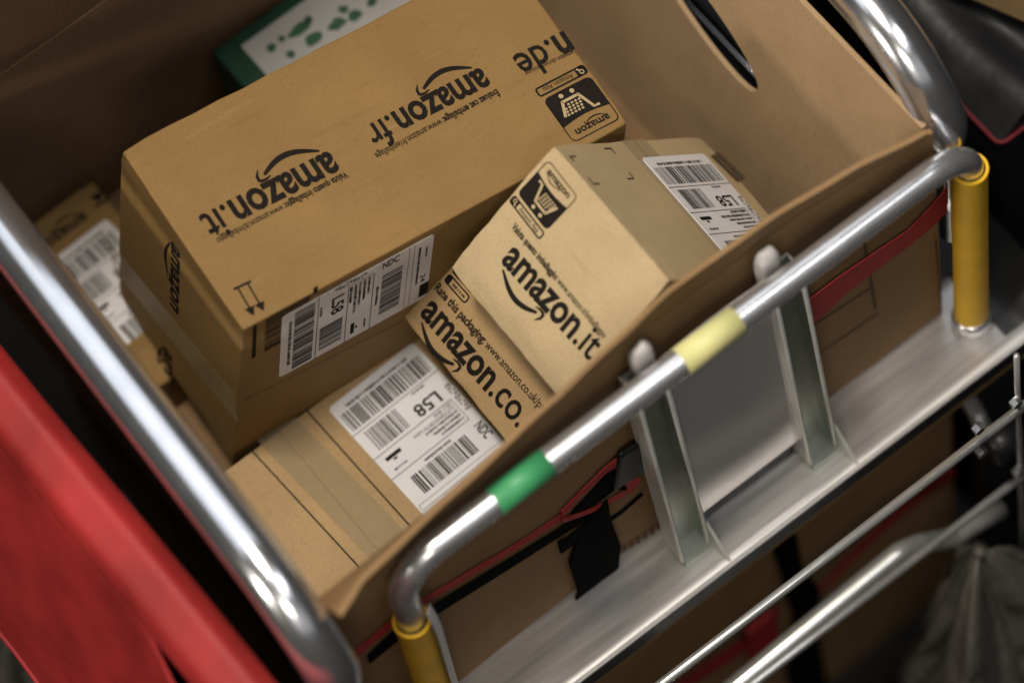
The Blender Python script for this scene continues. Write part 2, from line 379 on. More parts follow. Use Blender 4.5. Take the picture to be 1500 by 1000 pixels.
def shipping_label(face, a, b_, tdir_px, T, tmax, code='L58', seed=3, name='shipping_label', address=True, lift=.0006):
    """a->b_ : side s 0..1; T: length in metres of t = 1; tdir_px: a pixel further along t"""
    A, B, D = face.loc(a), face.loc(b_), face.loc(tdir_px)
    s = B - A; S = s.length; s.normalize(); t = D - A; t -= s * t.dot(s); t.normalize()
    flip = s.cross(t).dot(face.n) < 0
    n = face.n
    # paper
    bm = bmesh.new(); pts = rr_pts(0, 0, S, T * tmax, .005, 3)
    lo = [bm.verts.new(A + s * x + t * y + n * .0001) for x, y in pts]; hi = [bm.verts.new(A + s * x + t * y + n * lift) for x, y in pts]
    bm.faces.new(lo); bm.faces.new(hi)
    for i in range(len(pts)): bm.faces.new((lo[i], lo[(i + 1) % len(pts)], hi[(i + 1) % len(pts)], hi[i]))
    lab = link(name, bm, 'label', face.root)
    def lay(nm, ink):
        me = bpy.data.meshes.new(nm)
        me.from_pydata([A + s * (x * S) + t * (y * T) + n * (lift + .0003) for x, y in ink.v], [], ink.f); me.update()
        me.materials.append(M['ink']); ob = bpy.data.objects.new(nm, me); C.objects.link(ob); ob.parent = lab
    ok = lambda y: y < tmax
    I = Ink(); I.barcode(.04, .095, .95, .245, 34, 'x', seed); lay('barcode', I)
    I = Ink(); I.barcode(.10, .295, .455, .465, 22, 'x', seed + 1); lay('barcode', I)
    I = Ink(); I.barcode(.14, .75, .77, .905, 30, 'x', seed + 2); lay('barcode', I)
    d, up = (-1, 0), (0, 1)
    K = T / S
    I = Ink(); I.text(code, .845, .375, .27, .128, .02, d, up); lay('code_print', I)
    I = Ink(); I.text('NDC', .885, .745, .125, .135 * 1, .022, (0, 1), (1, 0)); lay('code_print', I)
    I = Ink()
    I.smalltext(.85, .055, .14, .08, seed); I.smalltext(.80, .285, .66, .305, seed + 5)
    for y in (.268, .492, .682): I.rect(0.0, y, .90 if y > .3 else 1.0, y + .005)
    I.rect(.895, .492, .90, .687)
    I.rect(.02, .945, .985, .948); I.rect(.02, .985, .985, .988); I.rect(.02, .945, .024, .988)
    for q in range(3): 
        for j in range(9):
            if (j * 7 + q * 3 + seed) % 4: I.rect(.935 + q * .02, .39 + j * .027, .947 + q * .02, .39 + j * .027 + .02)
    if address:
        I.text('LE17 4HX', .87, .505, .20, .036, .008, d, up)
        I.text('LUTTERWORTH Leics', .87, .537, .46, .038, .006, d, up)
    else:
        I.smalltext(.87, .505, .62, .53, seed + 8); I.smalltext(.87, .540, .42, .565, seed + 9)
    for j, e in enumerate((.50, .56, .62)): I.smalltext(.87, .575 + j * .034, e, .595 + j * .034, seed + 11 + j)
    I.rect(.08, .535, .25, .563); I.rect(.14, .57, .18, .585); I.smalltext(.22, .635, .08, .652, seed + 20)
    I.smalltext(.64, .712, .34, .732, seed + 21)
    if tmax > 1.05:
        I.smalltext(.90, 1.02, .30, 1.04, seed + 22); I.smalltext(.85, 1.075, .7, 1.09, seed + 23); I.rect(.06, 1.06, .26, 1.13); I.text('24', .42, 1.06, .12, .05, .01, d, up)
    lay('fine_print', I)
    return lab

def worn_box(name, lo, hi, mat, parent, seed=1, bev=.002, amp=.0016):
    bm = bmesh.new(); add_box(bm, lo, hi); bmesh.ops.subdivide_edges(bm, edges=bm.edges[:], cuts=15, use_grid_fill=True)
    c = (Vector(lo) + Vector(hi)) / 2
    for v in bm.verts:
        on = [i for i in range(3) if abs(v.co[i] - lo[i]) < 1e-6 or abs(v.co[i] - hi[i]) < 1e-6]
        if len(on) >= 2:
            q = v.co * 23 + Vector((seed, seed * 2, 0)); d = abs(noise.noise(q)) * amp + max(0, noise.noise(v.co * 60 + Vector((0, 0, seed)))) * amp * .5
            if len(on) == 3: d += amp * .8
            for i in on: v.co[i] += math.copysign(d, c[i] - v.co[i])
    sharp = [e for e in bm.edges if len(e.link_faces) == 2 and e.calc_face_angle() > 1.0]
    bmesh.ops.bevel(bm, geom=sharp, offset=bev, segments=2, profile=.5, affect='EDGES')
    return link(name, bm, mat, parent)
def parcel_root(Q, O, label):
    m = Matrix(((Q[0][0], Q[0][1], Q[0][2], O[0]), (Q[1][0], Q[1][1], Q[1][2], O[1]), (Q[2][0], Q[2][1], Q[2][2], O[2]), (0, 0, 0, 1)))
    r = thing('cardboard_parcel', label, 'parcel', m, 'parcels in the open carton'); bpy.context.view_layer.update(); return r
def strip(face, name, a, b_, width, mat, lift, thick=.0003, ext=0):
    o, u, v, L = face.frame(a, b_); bm = bmesh.new()
    q = [o - u * ext - v * width / 2, o + u * (L + ext) - v * width / 2, o + u * (L + ext) + v * width / 2, o - u * ext + v * width / 2]
    lo = [bm.verts.new(p + face.n * (lift - thick)) for p in q]; hi = [bm.verts.new(p + face.n * lift) for p in q]
    bm.faces.new(lo); bm.faces.new(hi)
    for i in range(4): bm.faces.new((lo[i], lo[(i + 1) % 4], hi[(i + 1) % 4], hi[i]))
    return link(name, bm, mat, face.root)

# ------------------------------------------------------------------ setting
FLOOR_Z = -0.95
fl = box('floor', (-6, -5, FLOOR_Z - .1), (6, 7, FLOOR_Z), 'concrete', bev=0); fl['kind'] = 'structure'

# ------------------------------------------------------------------ trolley
T = thing('parcel_trolley', 'steel parcel trolley with tubular front rail, yellow sleeves and metal shelf', 'trolley', Matrix.Translation((0, 0, FLOOR_Z)))
bpy.context.view_layer.update()
def TP(o):                                       # keep world coordinates while parented to the trolley
    o.matrix_parent_inverse = T.matrix_world.inverted(); return o
# shelf: tray with shallow ribs and a folded front lip
def shelf_fn(s, t):
    x = -.372 + s * .857; prof = [(-.0575, -.003), (-.0560, -.001), (-.0545, .0), (-.046, -.001), (-.040, -.0035), (.05, -.0035), (.40, -.0035), (.78, -.0035)]
    y, z = prof[int(round(t * (len(prof) - 1)))]
    return (x, y, z)
TP(grid('shelf', shelf_fn, 12, 7, 'alu', T, (0, .002, -.004)))
TP(box('shelf_edge', (-.372, -.0592, -.0035), (.485, -.0577, .0), 'alu', T, .0004))
TP(box('shelf_lip', (-.372, -.0582, -.0345), (.485, -.0560, -.0075), 'dark_metal', T, .0006))
TP(box('shelf_edge', (-.372, -.0585, -.040), (.485, -.0545, -.0345), 'kraft_gold', T, .0006, label='dull yellowish strip under the shelf edge'))
bm = bmesh.new()                                  # raised rounded plate at the shelf's right end
TP(grid('end_plate', lambda s, t: (.418 + .066 * s, -.040 + .30 * t, .001 + .05 * max(0, s - .25) ** 1.5 + .012 * math.sin(3 * t) * s), 8, 8, 'dark_metal', T, (0, 0, -.004)))
# front rail, a U on two legs
RY, RZ, XL, XR = -.004, .400, -.303, .401
railpath = fillet([(XL, RY, .002), (XL, RY, RZ), (XR, RY, RZ), (XR, RY, .002)], .052, 10)
rail = TP(tube('front_rail', railpath, .0145, 'rail', T, 24))
def band(mat, px0, px1, r=.0153):
    a, b_ = at(px0, 2, RZ), at(px1, 2, RZ)
    o = tube('tape_band', [(a.x, RY, RZ), ((a.x + b_.x) / 2, RY, RZ), (b_.x, RY, RZ)], r, mat, None, 24)
    o.parent = rail; o.matrix_parent_inverse = (rail.matrix_world if False else Matrix.Identity(4)); return o
bpy.context.view_layer.update()
band('tape_green', (724, 735), (803, 678)); band('tape_yellow', (990, 522), (1076, 463))
def sleeve(x, z0, z1):
    bm = bmesh.new(); prof = [(.0185, z0), (.0185, z1 - .004), (.0192, z1 - .001), (.0185, z1), (.0158, z1), (.0155, z1 - .02), (.0155, z0)]
    seg = 28; rings = [[bm.verts.new((x + r * math.cos(2 * math.pi * k / seg), RY + r * math.sin(2 * math.pi * k / seg), z)) for k in range(seg)] for r, z in prof]
    for i in range(len(prof)):
        for k in range(seg): bm.faces.new((rings[i][k], rings[i][(k + 1) % seg], rings[(i + 1) % len(prof)][(k + 1) % seg], rings[(i + 1) % len(prof)][k]))
    o = TP(link('sleeve', bm, 'yellow', T, True)); md = o.modifiers.new('es', 'EDGE_SPLIT'); md.split_angle = math.radians(45)
    return o
sl = sleeve(XL, .03, .285); sleeve(XR, .022, .352)
# pale cable tie strip hanging along the left sleeve
tie = [(XL + .015, RY - .012, .312), (XL + .0165, RY - .0155, .288), (XL + .0175, RY - .0165, .26), (XL + .016, RY - .0165, .10), (XL + .016, RY - .0165, .03)]
TP(ribbon('cable_tie', tie, (.8, .6, 0), .011, .0012, 'white_plastic', T))
for x in (XL, XR):                                # collars at the feet
    bm = bmesh.new(); add_tube(bm, [(x, RY, -.003), (x, RY, .012), (x, RY, .018)], [.0215, .0215, .018], 24); TP(link('foot_collar', bm, 'rail', T, True))
# sign posts (channels) leaning slightly, caps, braces, placard
def channel(x):
    bm = bmesh.new(); hw, d, th = .0185, .022, .0030
    y0, y1, z1 = -.018, .0125, .368
    prof = [(-hw, 0), (-hw, -0.0), (-hw + th, 0), (-hw + th, d - th), (hw - th, d - th), (hw - th, 0), (hw, 0), (hw, d), (-hw, d)]
    prof = [prof[0]] + prof[2:]
    lo = [bm.verts.new((x + a, y0 + c - .004, -.002)) for a, c in prof]; hi = [bm.verts.new((x + a, y1 + c, z1)) for a, c in prof]
    n = len(prof); bm.faces.new(lo); bm.faces.new(hi)
    for i in range(n): bm.faces.new((lo[i], lo[(i + 1) % n], hi[(i + 1) % n], hi[i]))
    p = TP(link('sign_post', bm, 'post', T))
    for sx_ in (-1, 1):                           # pale strips put the lit look of both flange edges into colour
        bm = bmesh.new(); xc = x + sx_ * (hw - .0015)
        add_tube(bm, [(xc, y0 - .0045, .002), (xc, (y0 + y1) / 2 - .0025, z1 / 2), (xc, y1 - .0005, z1 - .001)], .0026, 10); link('lit_edge', bm, 'pale_metal', p, True)
    bm = bmesh.new(); vs = [(-hw - .0012, -.0055), (-hw - .0002, -.0055), (-hw - .0002, d), (-hw - .0012, d)]
    lo = [bm.verts.new((x + a, y0 + c, .004)) for a, c in vs]; hi = [bm.verts.new((x + a, y1 + c + .004, z1 - .002)) for a, c in vs]
    bm.faces.new(lo); bm.faces.new(hi)
    for i in range(4): bm.faces.new((lo[i], lo[(i + 1) % 4], hi[(i + 1) % 4], hi[i]))
    link('lit_side_strip', bm, 'pale_metal', p)  # pale strip paints the lit left face of the channel
    bm = bmesh.new(); bmesh.ops.create_uvsphere(bm, u_segments=20, v_segments=14, radius=1)
    cx = x + (.004 if x < .1 else -.012)
    for v in bm.verts:
        d = v.co.copy(); k = 1 + .12 * noise.noise(d * 1.7 + Vector((x * 40, 0, 0)))
        sq = lambda a, e: math.copysign(abs(a) ** e, a)
        v.co = Vector((cx + sq(d.x, .7) * .0125 * k, .026 + sq(d.y, .7) * .009 * k, .392 + sq(d.z, .7) * .028 * k + .15 * sq(d.x, .7) * .0125))
    c = link('cap', bm, 'cap_plastic', p, True)
    bm = bmesh.new()                              # triangular foot brace
    tri = [(-.008, 0), (-.046, 0), (-.008, .042)]
    for s in (-1,):
        lo = [bm.verts.new((x + .019, RY - .006 + a, z - .002)) for a, z in tri]; hi = [bm.verts.new((x + .0225, RY - .006 + a, z - .002)) for a, z in tri]
        bm.faces.new(lo); bm.faces.new(hi)
        for i in range(3): bm.faces.new((lo[i], lo[(i + 1) % 3], hi[(i + 1) % 3], hi[i]))
    link('brace', bm, 'pale_metal', p)
    bm = bmesh.new(); add_box(bm, (x - .018, -.03, -.003), (x + .024, .004, .0005), .0006); link('foot_plate', bm, 'post', p)
    return p
channel(.012); channel(.183)
TP(box('gap_dark_strip', (.033, .000, -.003), (.163, .014, .034), 'black_plastic', T, .002))  # black strip added to darken the gap under the placard
TP(grid('placard', lambda s, t: (.0325 + .131 * s, -.010 + .028 * t + .003 * math.sin(3 * s) * math.sin(2.5 * t), .046 + .335 * t), 10, 10, 'placard', T, (0, .0018, 0)))
# side handles: thick chrome hoops
def hoop(xb, xf, z, yb, yf, name='side_handle'):
    pts = fillet([(xb, yb, z - .45), (xb, yb, z), (xf, yf, z), (xf, yf - .004, z - .30)], .135, 16)
    n = len(pts); rad = [.0265 if p.y > yf + .02 or p.z > z - .085 else max(.0125, .0265 - (z - .085 - p.z) * .35) for p in pts]
    pts.insert(n - 1, pts[-2].lerp(pts[-1], .4)); rad.insert(n - 1, .0125)
    return TP(tube(name, pts, rad, 'chrome', T, 32))
hoop(-.382, -.407, .468, .86, -.048); hoop(.432, .404, .455, .86, .034)
# dark side post seen through the hand hole
TP(box('hole_dark_sheet', (.302, .05, .0), (.475, .76, .012), 'black_plastic', T, .002))  # dark sheet added over the shelf so the hand hole looks black
rp = at((1088, 90), 2, .10)
TP(tube('glint_rod', [(rp.x, .14, .10), (rp.x, .40, .10), (rp.x, .80, .10)], .0013, 'chrome', T, 12))  # thin chrome line added as the glint inside the hand hole
TP(tube('side_bar', [(.374, .12, .050), (.374, .45, .056), (.374, .80, .060)], .030, 'black_gloss', T, 24))
# lower guard: two thin rods, bent tube, uprights, bolts, bumper
YG = -.145
za = at((1196, 827), 1, YG).z; zb = at((1305, 845), 1, YG).z
TP(tube('guard_rod', [(-.53, YG, za), (0, YG, za), (.53, YG, za)], .0052, 'rod', T, 14))
TP(tube('guard_rod', [(-.53, YG, zb), (0, YG, zb), (.53, YG, zb)], .0048, 'rod', T, 14))
gt = [at(p, 1, YG + .03) for p in ((900, 1150), (1080, 1003), (1318, 808))] + [at(p, 1, YG + .03) for p in ((1345, 797), (1395, 787), (1425, 768), (1465, 745))]
TP(tube('guard_tube', fillet(gt, .02, 4), [.0115] * 1000, 'rod', T, 16))
TP(tube('guard_upright', [at((1489, 520), 1, YG), at((1491, 590), 1, YG), at((1498, 760), 1, YG), at((1500, 1100), 1, YG)], .0032, 'rod', T, 12))
TP(tube('support_tube', fillet([at((1378, 566), 1, -.018), at((1408, 570), 1, -.022), at((1428, 600), 1, -.040), at((1452, 650), 1, -.075)], .03, 6), [.0095] * 1000, 'rod', T, 14))
for px in ((1438, 662), (1433, 628), (1488, 590), (1492, 690)):
    p = at(px, 1, YG - .004); bm = bmesh.new(); bmesh.ops.create_cone(bm, cap_ends=True, segments=6, radius1=.0068, radius2=.0062, depth=.008)
    bmesh.ops.rotate(bm, verts=bm.verts[:], cent=(0, 0, 0), matrix=Matrix.Rotation(math.radians(90), 3, 'X')); bmesh.ops.translate(bm, verts=bm.verts[:], vec=p); TP(link('bolt', bm, 'chrome', T))
p = at((1468, 648), 1, YG + .02)
TP(tube('bumper', [p + Vector((-.016, 0, .0)), p, p + Vector((.022, 0, .0))], .019, 'black_plastic', T, 20))
for zc in (za, zb):                               # arms that carry the guard
    for xe in (.53, -.53): TP(tube('guard_arm', [(xe, YG, zc), (xe, -.02, zc - .16), (xe * .86, -.02, -.30 if zc > 0 else -.42)], .0065, 'dark_metal', T, 12))
for x in (.415, -.46):
    TP(box('upright', (x - .02, -.035, FLOOR_Z), (x + .02, -.005, -.042), 'dark_metal', T, .002))
    TP(box('upright', (x - .02, .72, FLOOR_Z), (x + .02, .75, -.012), 'dark_metal', T, .002))
TP(box('lower_shelf', (-.41, -.05, -.745), (.46, .76, -.725), 'dark_metal', T, .002))

# ------------------------------------------------------------------ lower carton under the shelf
LC = thing('open_carton', 'plain brown carton standing on the lower shelf behind the guard rods', 'carton', Matrix.Translation((0, 0, -.724)))
bpy.context.view_layer.update()
for nm, lo, hi in (('front_wall', (-.355, .002, 0), (.377, .008, .60)), ('back_wall', (-.355, .694, 0), (.377, .70, .60)), ('side_wall', (-.355, .0085, 0), (-.349, .6935, .60)), ('side_wall', (.371, .0085, 0), (.377, .6935, .60)), ('bottom', (-.3485, .0085, 0), (.3705, .6935, .006))):
    box(nm, lo, hi, 'kraft_front', LC, .0012)

# ------------------------------------------------------------------ upper carton
UC = thing('open_carton', 'large open-topped brown carton with a hand hole, holding parcels on the trolley', 'carton', Matrix.Identity(4))
H = .400
def lerp_tab(tab, x):
    for (a, b_), (c, d) in zip(tab, tab[1:]):
        if a <= x <= c:
            f = (x - a) / (c - a); f = f * f * (3 - 2 * f) * .5 + f * .5; return b_ + (d - b_) * f
    return tab[0][1] if x < tab[0][0] else tab[-1][1]
ymid = [(-.384, .019), (-.30, .021), (0, .043), (.20, .043), (.383, .030)]
ybot = [(-.384, .018), (-.1, .024), (.219, .023), (.383, .022)]
XA, XB, ZF = -.384, .383, .455
def front_y(x, q): return lerp_tab(ybot, x) + (lerp_tab(ymid, x) - lerp_tab(ybot, x)) * q ** 1.3
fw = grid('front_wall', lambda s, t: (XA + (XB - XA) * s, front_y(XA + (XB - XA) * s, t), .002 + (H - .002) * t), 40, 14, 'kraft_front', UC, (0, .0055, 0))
rim = [at(p, 2, ZF) for p in ((500, 903), (537, 847), (672, 722), (810, 592), (900, 505), (985, 424), (1128, 322), (1240, 256), (1361, 196))]
def rim_at(s):
    x = rim[0].x + (rim[-1].x - rim[0].x) * s; y = lerp_tab([(p.x, p.y) for p in rim], x); return Vector((x, y, ZF + .003 * math.sin(7 * s)))
def flap_fn(s, t):
    x = XA + .004 + (XB - XA - .008) * s; a = Vector((x, front_y(x, 1) + .0005, H + .001)); b_ = rim_at(s)
    p = a.lerp(b_, t); return p
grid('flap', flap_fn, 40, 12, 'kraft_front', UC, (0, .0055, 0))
YB = .718
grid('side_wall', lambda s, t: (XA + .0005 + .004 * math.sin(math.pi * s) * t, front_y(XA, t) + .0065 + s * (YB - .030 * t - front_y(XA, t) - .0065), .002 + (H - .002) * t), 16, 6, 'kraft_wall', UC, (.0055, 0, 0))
# right wall, pushed inwards towards its foot, with a hand hole
def wall_x(z): return XB - .1 * (1 - max(0, min(1, z / H))) ** 1.0
bm = bmesh.new(); HC = (.350, .249); NK = 96; NR = 9; rings = []
tilt = math.radians(14)
for m_ in range(NR + 1):
    f = m_ / NR; ring = []
    for k in range(NK):
        a = 2 * math.pi * k / NK; ca, sa = math.cos(a), math.sin(a)
        hx, hz_ = .096 * ca, .028 * math.copysign(abs(sa) ** .85, sa)
        hy_, hz_ = HC[0] + hx * math.cos(tilt) - hz_ * math.sin(tilt), HC[1] + hx * math.sin(tilt) + hz_ * math.cos(tilt)
        # outer rectangle point in the same direction
        y0_, y1_, z0_, z1_ = .040, YB - .034, .0068, H
        t_ = min(((y1_ - HC[0]) / ca if ca > 0 else (y0_ - HC[0]) / ca) if abs(ca) > 1e-6 else 9, ((z1_ - HC[1]) / sa if sa > 0 else (z0_ - HC[1]) / sa) if abs(sa) > 1e-6 else 9)
        oy, oz = HC[0] + ca * t_, HC[1] + sa * t_
        y, z = hy_ + (oy - hy_) * f, hz_ + (oz - hz_) * f
        ring.append((y, z))
    rings.append(ring)
for m_, (cy, cz) in enumerate(((.040, .0068), (YB - .034, .0068), (YB - .034, H), (.040, H))):
    k = min(range(NK), key=lambda k: (rings[NR][k][0] - cy) ** 2 + (rings[NR][k][1] - cz) ** 2); rings[NR][k] = (cy, cz)
V1 = [[bm.verts.new((wall_x(z), y, z)) for y, z in r] for r in rings]; V2 = [[bm.verts.new((wall_x(z) - .0055, y, z)) for y, z in r] for r in rings]
for m_ in range(NR):
    for k in range(NK):
        q = (k + 1) % NK
        bm.faces.new((V1[m_][k], V1[m_][q], V1[m_ + 1][q], V1[m_ + 1][k])); bm.faces.new((V2[m_][k], V2[m_ + 1][k], V2[m_ + 1][q], V2[m_][q]))
for k in range(NK):
    q = (k + 1) % NK; bm.faces.new((V1[0][k], V2[0][k], V2[0][q], V1[0][q])); bm.faces.new((V1[NR][k], V1[NR][q], V2[NR][q], V2[NR][k]))
link('side_wall', bm, 'kraft_wall', UC)
grid('back_wall', lambda s, t: (XA + .0065 + (XB - XA - .0135) * s, YB - .028 * t, .002 + (H - .004) * t), 10, 6, 'kraft_shaded', UC, (0, .0055, 0))
grid('flap', lambda s, t: (XA + .012 + (XB - XA - .024) * s, YB - .028 + .001 - .100 * t + .004 * math.sin(4 * s) * t, H + .001 + .385 * t), 10, 6, 'kraft_shaded', UC, (0, .0055, 0))
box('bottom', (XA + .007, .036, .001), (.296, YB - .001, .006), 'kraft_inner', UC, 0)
# print on the carton's outside front
I = Ink()
def fwp(px):
    p = at(px, 1, .023); return p
for (p0, p1) in (((1262, 318), (1283, 452)), ((1283, 452), (1165, 545)), ((1276, 415), (1168, 500)), ((1365, 345), (1376, 440))):
    a, b_ = at(p0, 1, .030), at(p1, 1, .024); I.arc([(a.x, a.z), (b_.x, b_.z)], [.0035, .0035] if p0[0] != 1365 else [.002, .002])
def lay_front(ink, name):
    me = bpy.data.meshes.new(name); vs = []
    for x, z in ink.v: vs.append((x, front_y(x, max(0, (z - .002) / (H - .002))) - .0012, z))
    me.from_pydata(vs, [], ink.f); me.update(); me.materials.append(M['ink_faint']); o = bpy.data.objects.new(name, me); C.objects.link(o); o.parent = fw
lay_front(I, 'frame_print')
I = Ink()
for row, (p0, p1) in enumerate((((890, 822), (972, 770)), ((905, 838), (985, 783)))):
    a, b_ = at(p0, 1, .024), at(p1, 1, .024); n = 8
    for k in range(n):
        f = k / n; x = a.x + (b_.x - a.x) * f; z = a.z + (b_.z - a.z) * f; q = (b_.x - a.x) / n
        I.rframe(x, z, x + q * .7, z + .017, .003, .0035, 1)
        if (k + row) % 3: I.rect(x + q * .15, z + .007, x + q * .55, z + .010)
lay_front(I, 'text_print')

# ------------------------------------------------------------------ parcel A: large parcel
QA = ((0.98354, 0.08080, 0.16162), (-0.06485, 0.99270, -0.10167), (-0.16866, 0.08951, 0.98160)); OA = (-.263, .304, .388); DA = (.458, .233, .316)
A = parcel_root(QA, OA, 'large golden-brown parcel, three printed logos upside down on its top, corner label on its front')
worn_box('body', (0, 0, -DA[2]), (DA[0], DA[1], 0), 'kraft_gold', A, 1)
top = Face(A, (0, 0, 0), (0, 0, 1)); fr = Face(A, (0, 0, 0), (0, -1, 0)); en = Face(A, (0, 0, 0), (-1, 0, 0))
logo(top, 'logo_print', (482, 222), (290, 318), '.it', 1.28)
line_text(top, 'tagline_print', (506, 252), (316, 350), [('Valuta questo imballaggio:', .03), ('www.amazon.it/imballaggio', .01)], 1.5)
logo(top, 'logo_print', (704, 100), (531, 188), '.fr', 1.28)
line_text(top, 'tagline_print', (727, 131), (548, 226), [('\u00c9valuez cet emballage:', .03), ('www.amazon.fr/emballage', .01)], 1.5)
logo_o = top.frame((826, 47), (749, 84))
I = Ink(); o, u, v, L = logo_o; k = L / (text_polys('n', .028)[2] + .09 + text_polys('.de', .004)[2])
I.text('n', 0, 0, text_polys('n', .028)[2] * k, k * 1.25, .028); I.text('.de', (text_polys('n', .028)[2] + .09) * k, 0, text_polys('.de', .004)[2] * k, k * 1.25, .012)
I.lay('logo_print', A, o, u, v, .0005)
line_text(top, 'tagline_print', (838, 74), (768, 106), [('amazon.de/verpackung', .006)], 1.25)
badge(top, (864, 111), (795, 147))
# two "this way up" arrows (seen upside down)
I = Ink(); o, u, v, L = top.frame((342, 424), (368, 412)); I.rect(0, -.0012, L, .0012)
for x in (.22, .78):
    I.rect(x * L - .0009, -L * 1.35, x * L + .0009, 0); I.poly([(x * L - .0055, -L * 1.25), (x * L + .0055, -L * 1.25), (x * L, -L * 1.75)])
I.lay('arrow_print', A, o, u, v, .0005)
shipping_label(fr, (408, 553), (413, 464), (605, 462), .158, 1.13, seed=12, address=False)
I = Ink(); o, u, v, L = fr.frame((387, 515), (389, 467)); I.barcode(0, -.052, L, 0.0, 26, 'x', 5); I.rect(L * .0, .010, L * 1.0, .0145); I.rect(L * .95, -.060, L * 1.15, -.055)
I.lay('barcode_print', A, o, u, v, .0002)
crease = strip(fr, 'crease', (358, 585), (590, 470), .0012, 'ink_faint', .0003)
logo(en, 'logo_print', (252, 352), (250, 446), '', .72)
logo(en, 'logo_print', (241, 505), (240, 590), '', .72)
strip(en, 'tape', (163, 372), (346, 596), .050, 'clear_tape', .0008)
strip(en, 'seam', (163, 372), (346, 596), .0012, 'ink_faint', .0004)

# ------------------------------------------------------------------ parcels B and D lean side by side
QB = ((-0.0023, 0.78983, -0.61332), (-0.99661, -0.05222, -0.06354), (-0.08221, 0.61110, 0.78727))
OB = at((810, 212), 2, .42); DB = (.185, .1745, .298)
B = parcel_root(QB, OB, 'pale brown parcel leaning against the carton wall, basket badge and logo facing up')
worn_box('body', (0, -DB[1], -DB[2]), (DB[0], 0, 0), 'kraft_light', B, 2, .0016)
f1 = Face(B, (0, 0, 0), (0, 0, 1)); f2 = Face(B, (0, 0, 0), (0, 1, 0))
logo(f1, 'logo_print', (734, 382), (863, 528), '.it', 1.28)
line_text(f1, 'tagline_print', (749, 333), (884, 496), [('Valuta questo imballaggio:', .03), ('www.amazon.it/imballaggio', .008)], 1.5)
badge(f1, (758, 283), (801, 338))
strip(f2, 'seam', (927, 205), (1080, 380), .0012, 'ink_faint', .0003)
strip(f2, 'tape', (927, 205), (1080, 380), .048, 'clear_tape', .0005)
shipping_label(f2, (939, 232), (1030, 226), (1057, 365), .158, 1.12, seed=31, address=False, lift=.0011)
I = Ink(); o, u, v, L = f2.frame((1040, 229), (1080, 268)); I.barcode(0, 0, L * 1.0, .026, 12, 'y', 9); I.lay('barcode_print', B, o, u, v, .0005)
for a, q in (((833, 229), 0), ((893, 217), 1), ((868, 269), 2), ((927, 261), 3)):
    I = Ink(); o, u, v, L = f2.frame(a, (a[0] + 6, a[1] + 7)); s1, s2 = (1, 1) if q == 0 else (1, -1) if q == 1 else (-1, 1) if q == 2 else (-1, -1)
    I.rect(0, 0, s1 * .008, .0017) if s1 > 0 else I.rect(-.008, 0, 0, .0017); I.rect(0, 0, .0017, s2 * .012) if s2 > 0 else I.rect(0, -.012, .0017, 0)
    I.lay('corner_mark', B, o, u, v, .0005)

nB = Vector((QB[0][2], QB[1][2], QB[2][2])); vB = Vector((QB[0][1], QB[1][1], QB[2][1]))
P0 = OB - nB * .082; dr = ray((587, 462)); OD = CAM + dr * ((P0 - CAM).dot(nB) / dr.dot(nB))
room = -DB[1] - (OD - OB).dot(vB)
DD = (.235, room - .002, OD.z / nB.z - .012)
D = parcel_root(QB, OD, 'brown parcel tucked under the pale parcel, its packaging note and logo half covered')
worn_box('body', (0, 0, -DD[2]), (DD[0], DD[1], 0), 'kraft_mid', D, 3)
f1 = Face(D, (0, 0, 0), (0, 0, 1))
logo(f1, 'logo_print', (615, 459), (758, 627), '.co.', 1.26)
line_text(f1, 'tagline_print', (636, 423), (797, 607), [('Rate this packaging:', .03), ('www.amazon.co.uk/pac', .006)], 1.35)
I = Ink(); o, u, v, L = f1.frame((650, 411), (681, 446)); I.rframe(0, 0, L, .011, .004, .0018); I.rrect(0, .0003, L * .2, .0107, .003); I.rrect(-.0, .0135, L * 1.0, .030, .004)
I.smalltext(L * .3, .004, L * .85, .007, 3); I.lay('badge_print', D, o, u, v, .0005)

# ------------------------------------------------------------------ parcel with the big address label, flat at the front
ZC = .100
Cc = parcel_root(((1, 0, 0), (0, 1, 0), (0, 0, 1)), (-.371, .050, .007), 'flat parcel with large white address label and two black guide lines beside its tape')
X1 = .318; Y1 = .325 - .050; Z1 = ZC - .007
bm = bmesh.new(); add_box(bm, (0, 0, 0), (X1, Y1, Z1 - .003), .0018, 2); link('body', bm, 'kraft_mid', Cc)
ftop = Face(Cc, (0, 0, Z1), (0, 0, 1))
sx = ftop.loc((415, 640)).x
box('flap', (0, 0, Z1 - .0028), (sx - .0006, Y1, Z1), 'kraft_mid', Cc, .0006); box('flap', (sx + .0006, 0, Z1 - .0028), (X1, Y1, Z1), 'kraft_mid', Cc, .0006)
strip(ftop, 'guide_line', (452, 604), (606, 776), .0017, 'ink', .0005, ext=.004); strip(ftop, 'guide_line', (371, 662), (536, 841), .0017, 'ink', .0005, ext=.004)
strip(ftop, 'tape', (418, 642), (560, 790), .046, 'clear_tape', .0009, ext=.02)
shipping_label(ftop, (480, 599), (605, 501), (640, 772), .158, 1.13, seed=3, address=True)

